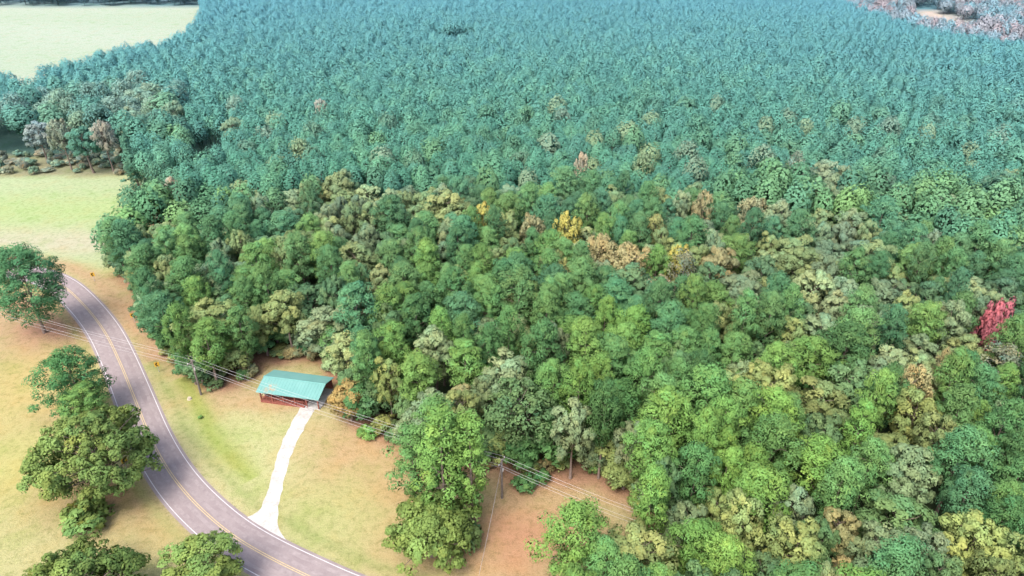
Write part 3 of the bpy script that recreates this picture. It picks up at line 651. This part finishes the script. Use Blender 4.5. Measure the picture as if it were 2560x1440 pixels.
# ------------------------------------------------------------------ plantation: nearest 300 as things, the rest as one mass
TL = np.array([(-900, -400), (530, -400), (500, 20), (470, 62), (400, 95), (300, 103), (200, 140), (90, 158), (60, 200), (20, 172), (-900, 180)], float)
TRp = np.array([(2080, -400), (2080, -20), (2190, 22), (2320, 62), (2560, 100), (3200, 190), (3200, -400)], float)
GAP = np.array([(1010, 28), (1045, 40), (1110, 64), (1195, 58), (1185, 70), (1130, 84), (1090, 76)], float)
cand = []; S = 4.9
for j in range(int((640 - 140) / (S * .87))):
    for i in range(int(1100 / S)):
        tx = -550 + (i + .5 * (j % 2)) * S + random.uniform(-1.1, 1.1); ty = 120 + j * S * .87 + random.uniform(-1.1, 1.1)
        if random.random() < .03: continue
        H = random.uniform(11.4, 14.2) + 1.2 * math.sin(tx / 31) * math.sin(ty / 37)
        u, v = proj(tx, ty, H); ub, vb_ = proj(tx, ty, 0)
        if not (-130 < u < 2700 and v > -75): continue
        cand.append((tx, ty, H, u, v, ub, vb_))
cand = np.array(cand)
ok = inside(plantP, cand[:, 0], cand[:, 1]) & ~inside(TL, cand[:, 3], cand[:, 4]) & ~inside(TRp, cand[:, 3], cand[:, 4]) & ~inside(GAP, cand[:, 3], cand[:, 4]) & ~inside(HOL, cand[:, 5], cand[:, 6])
cand = cand[ok]; cand = cand[np.argsort(np.hypot(cand[:, 0], cand[:, 1]))]
PT = np.array([leafc(96, 150, 112), leafc(90, 144, 108), leafc(108, 158, 112), leafc(96, 148, 116)])
def ptone(): return PT[random.randrange(4)] * random.uniform(.88, 1.15)
k = 0; rest = []
for q in cand:
    if near(q[0], q[1], 1.6, .7) or (q[5] < 330 and q[6] > 385): continue
    vis = 0 <= q[3] <= 2560
    if k < 300 and vis:
        tree('young', q[0], q[1], q[2], random.uniform(4.9, 6.5), ptone(), 'slender blue green plantation pine in the front rows behind the mixed woods', 'plantation pines in the front rows'); k += 1
    else: rest.append(q)
def lod(kind, nq, size):
    if kind == 'young': V, Q, t, s, _ = puff(nq, size, 2.6)
    elif kind == 'round': V, Q, t, s, _ = puff(nq, size, 4.0, 6.8, 5)
    else:
        n = nq // 10
        d = unit(rng.normal(size=(n, 3))); d[:, 2] = np.abs(d[:, 2]); c = d * (3.6, 3.6, 4) + (0, 0, 7.5); r = np.full((n, 3), 1.6)
        V, Q, t, s = leaves(c, r, 10, size, .7, .5, .3, tones(n, .86, 1.14, .04), lv=.1, wd=.45, wc=.85)
    TV, TQ = tube([(0, 0, 0), (0, 0, 7), (0, 0, 11)], [.16, .12, .05], 4)
    return np.r_[V, TV], np.r_[Q, TQ + len(V)], np.r_[t, np.tile((.8, .6, .5), (len(TV), 1))], np.r_[s, np.tile((0, -.7, .7), (len(TV), 1))]
def mass(name, pts, kindf, lods, sfun, cfun):
    Vs, Qs, Cs, Ns, off = [], [], [], [], 0
    for q in pts:
        V, Q, t, N = lods[kindf(q)][random.randrange(6)]
        a = random.uniform(0, 6.28); ca, sa = math.cos(a), math.sin(a); s, sz = sfun(q)
        P = np.stack([(V[:, 0] * ca - V[:, 1] * sa) * s + q[0], (V[:, 0] * sa + V[:, 1] * ca) * s + q[1], V[:, 2] * sz], 1)
        Ns.append(np.stack([N[:, 0] * ca - N[:, 1] * sa, N[:, 0] * sa + N[:, 1] * ca, N[:, 2]], 1).astype(np.float32))
        Vs.append(P.astype(np.float32)); Qs.append(Q + off); Cs.append((t * cfun(q)).clip(0, .9).astype(np.float32)); off += len(V)
    o = link(name, mesh_np(name, np.concatenate(Vs), np.concatenate(Qs), np.concatenate(Cs), M_leaf, np.concatenate(Ns))); o.color = (1, 1, 1, 1); return o
lods = [[lod('young', 720, (.16, .32)) for _ in range(6)], [lod('young', 430, (.22, .40)) for _ in range(6)], [lod('round', 620, (.3, .6)) for _ in range(6)], [lod('oak', 1000, (.2, .42)) for _ in range(6)], [lod('young', 1000, (.18, .34)) for _ in range(6)]]
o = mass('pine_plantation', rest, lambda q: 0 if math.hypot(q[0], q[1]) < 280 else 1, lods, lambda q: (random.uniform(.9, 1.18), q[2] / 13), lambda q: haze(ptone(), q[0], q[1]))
tag(o, 'dense blue green pine plantation filling the upper half of the view', 'forest', kind='stuff')
if back:
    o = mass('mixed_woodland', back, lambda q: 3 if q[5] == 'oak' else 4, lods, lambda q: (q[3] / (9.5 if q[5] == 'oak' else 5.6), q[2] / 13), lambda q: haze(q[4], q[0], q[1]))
    tag(o, 'mixed green trees merging into the plantation at the back of the woods', 'woodland', kind='stuff')
# far woodland beyond the plantation
fw = []
for _ in range(14000):
    tx, ty = random.uniform(-520, 720), random.uniform(300, 760); u, v = proj(tx, ty, 0); ut, vt = proj(tx, ty, 12)
    if not (-100 < u < 2680 and vt > -60): continue
    right = inside(TRp, ut, vt) and v < 175 and not inside(clr, tx, ty) and not inside(clr, tx, ty + 9) and u > 1900
    top = (v < 15 and u < 620)
    if not (right or top) or near(tx, ty, 4.2, .5): continue
    put(tx, ty, 4.2); fw.append((tx, ty, right))
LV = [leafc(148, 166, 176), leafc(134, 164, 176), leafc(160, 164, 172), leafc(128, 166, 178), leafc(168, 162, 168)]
o = mass('distant_woodland', fw, lambda q: 2, lods, lambda q: (random.uniform(.6, 1.3), random.uniform(.7, 1.15)), lambda q: (random.choice(LV) if q[2] else leafc(106, 138, 150)) * random.uniform(.9, 1.1))  # distance haze is already part of these leaf colours
tag(o, 'hazy muted woodland beyond the plantation at the top corners', 'woodland', kind='stuff')
print('mixed', cnt, 'back', len(back), 'individual plantation', k, 'rest', len(rest), 'far', len(fw), 'cabin', LEN, math.degrees(ang))
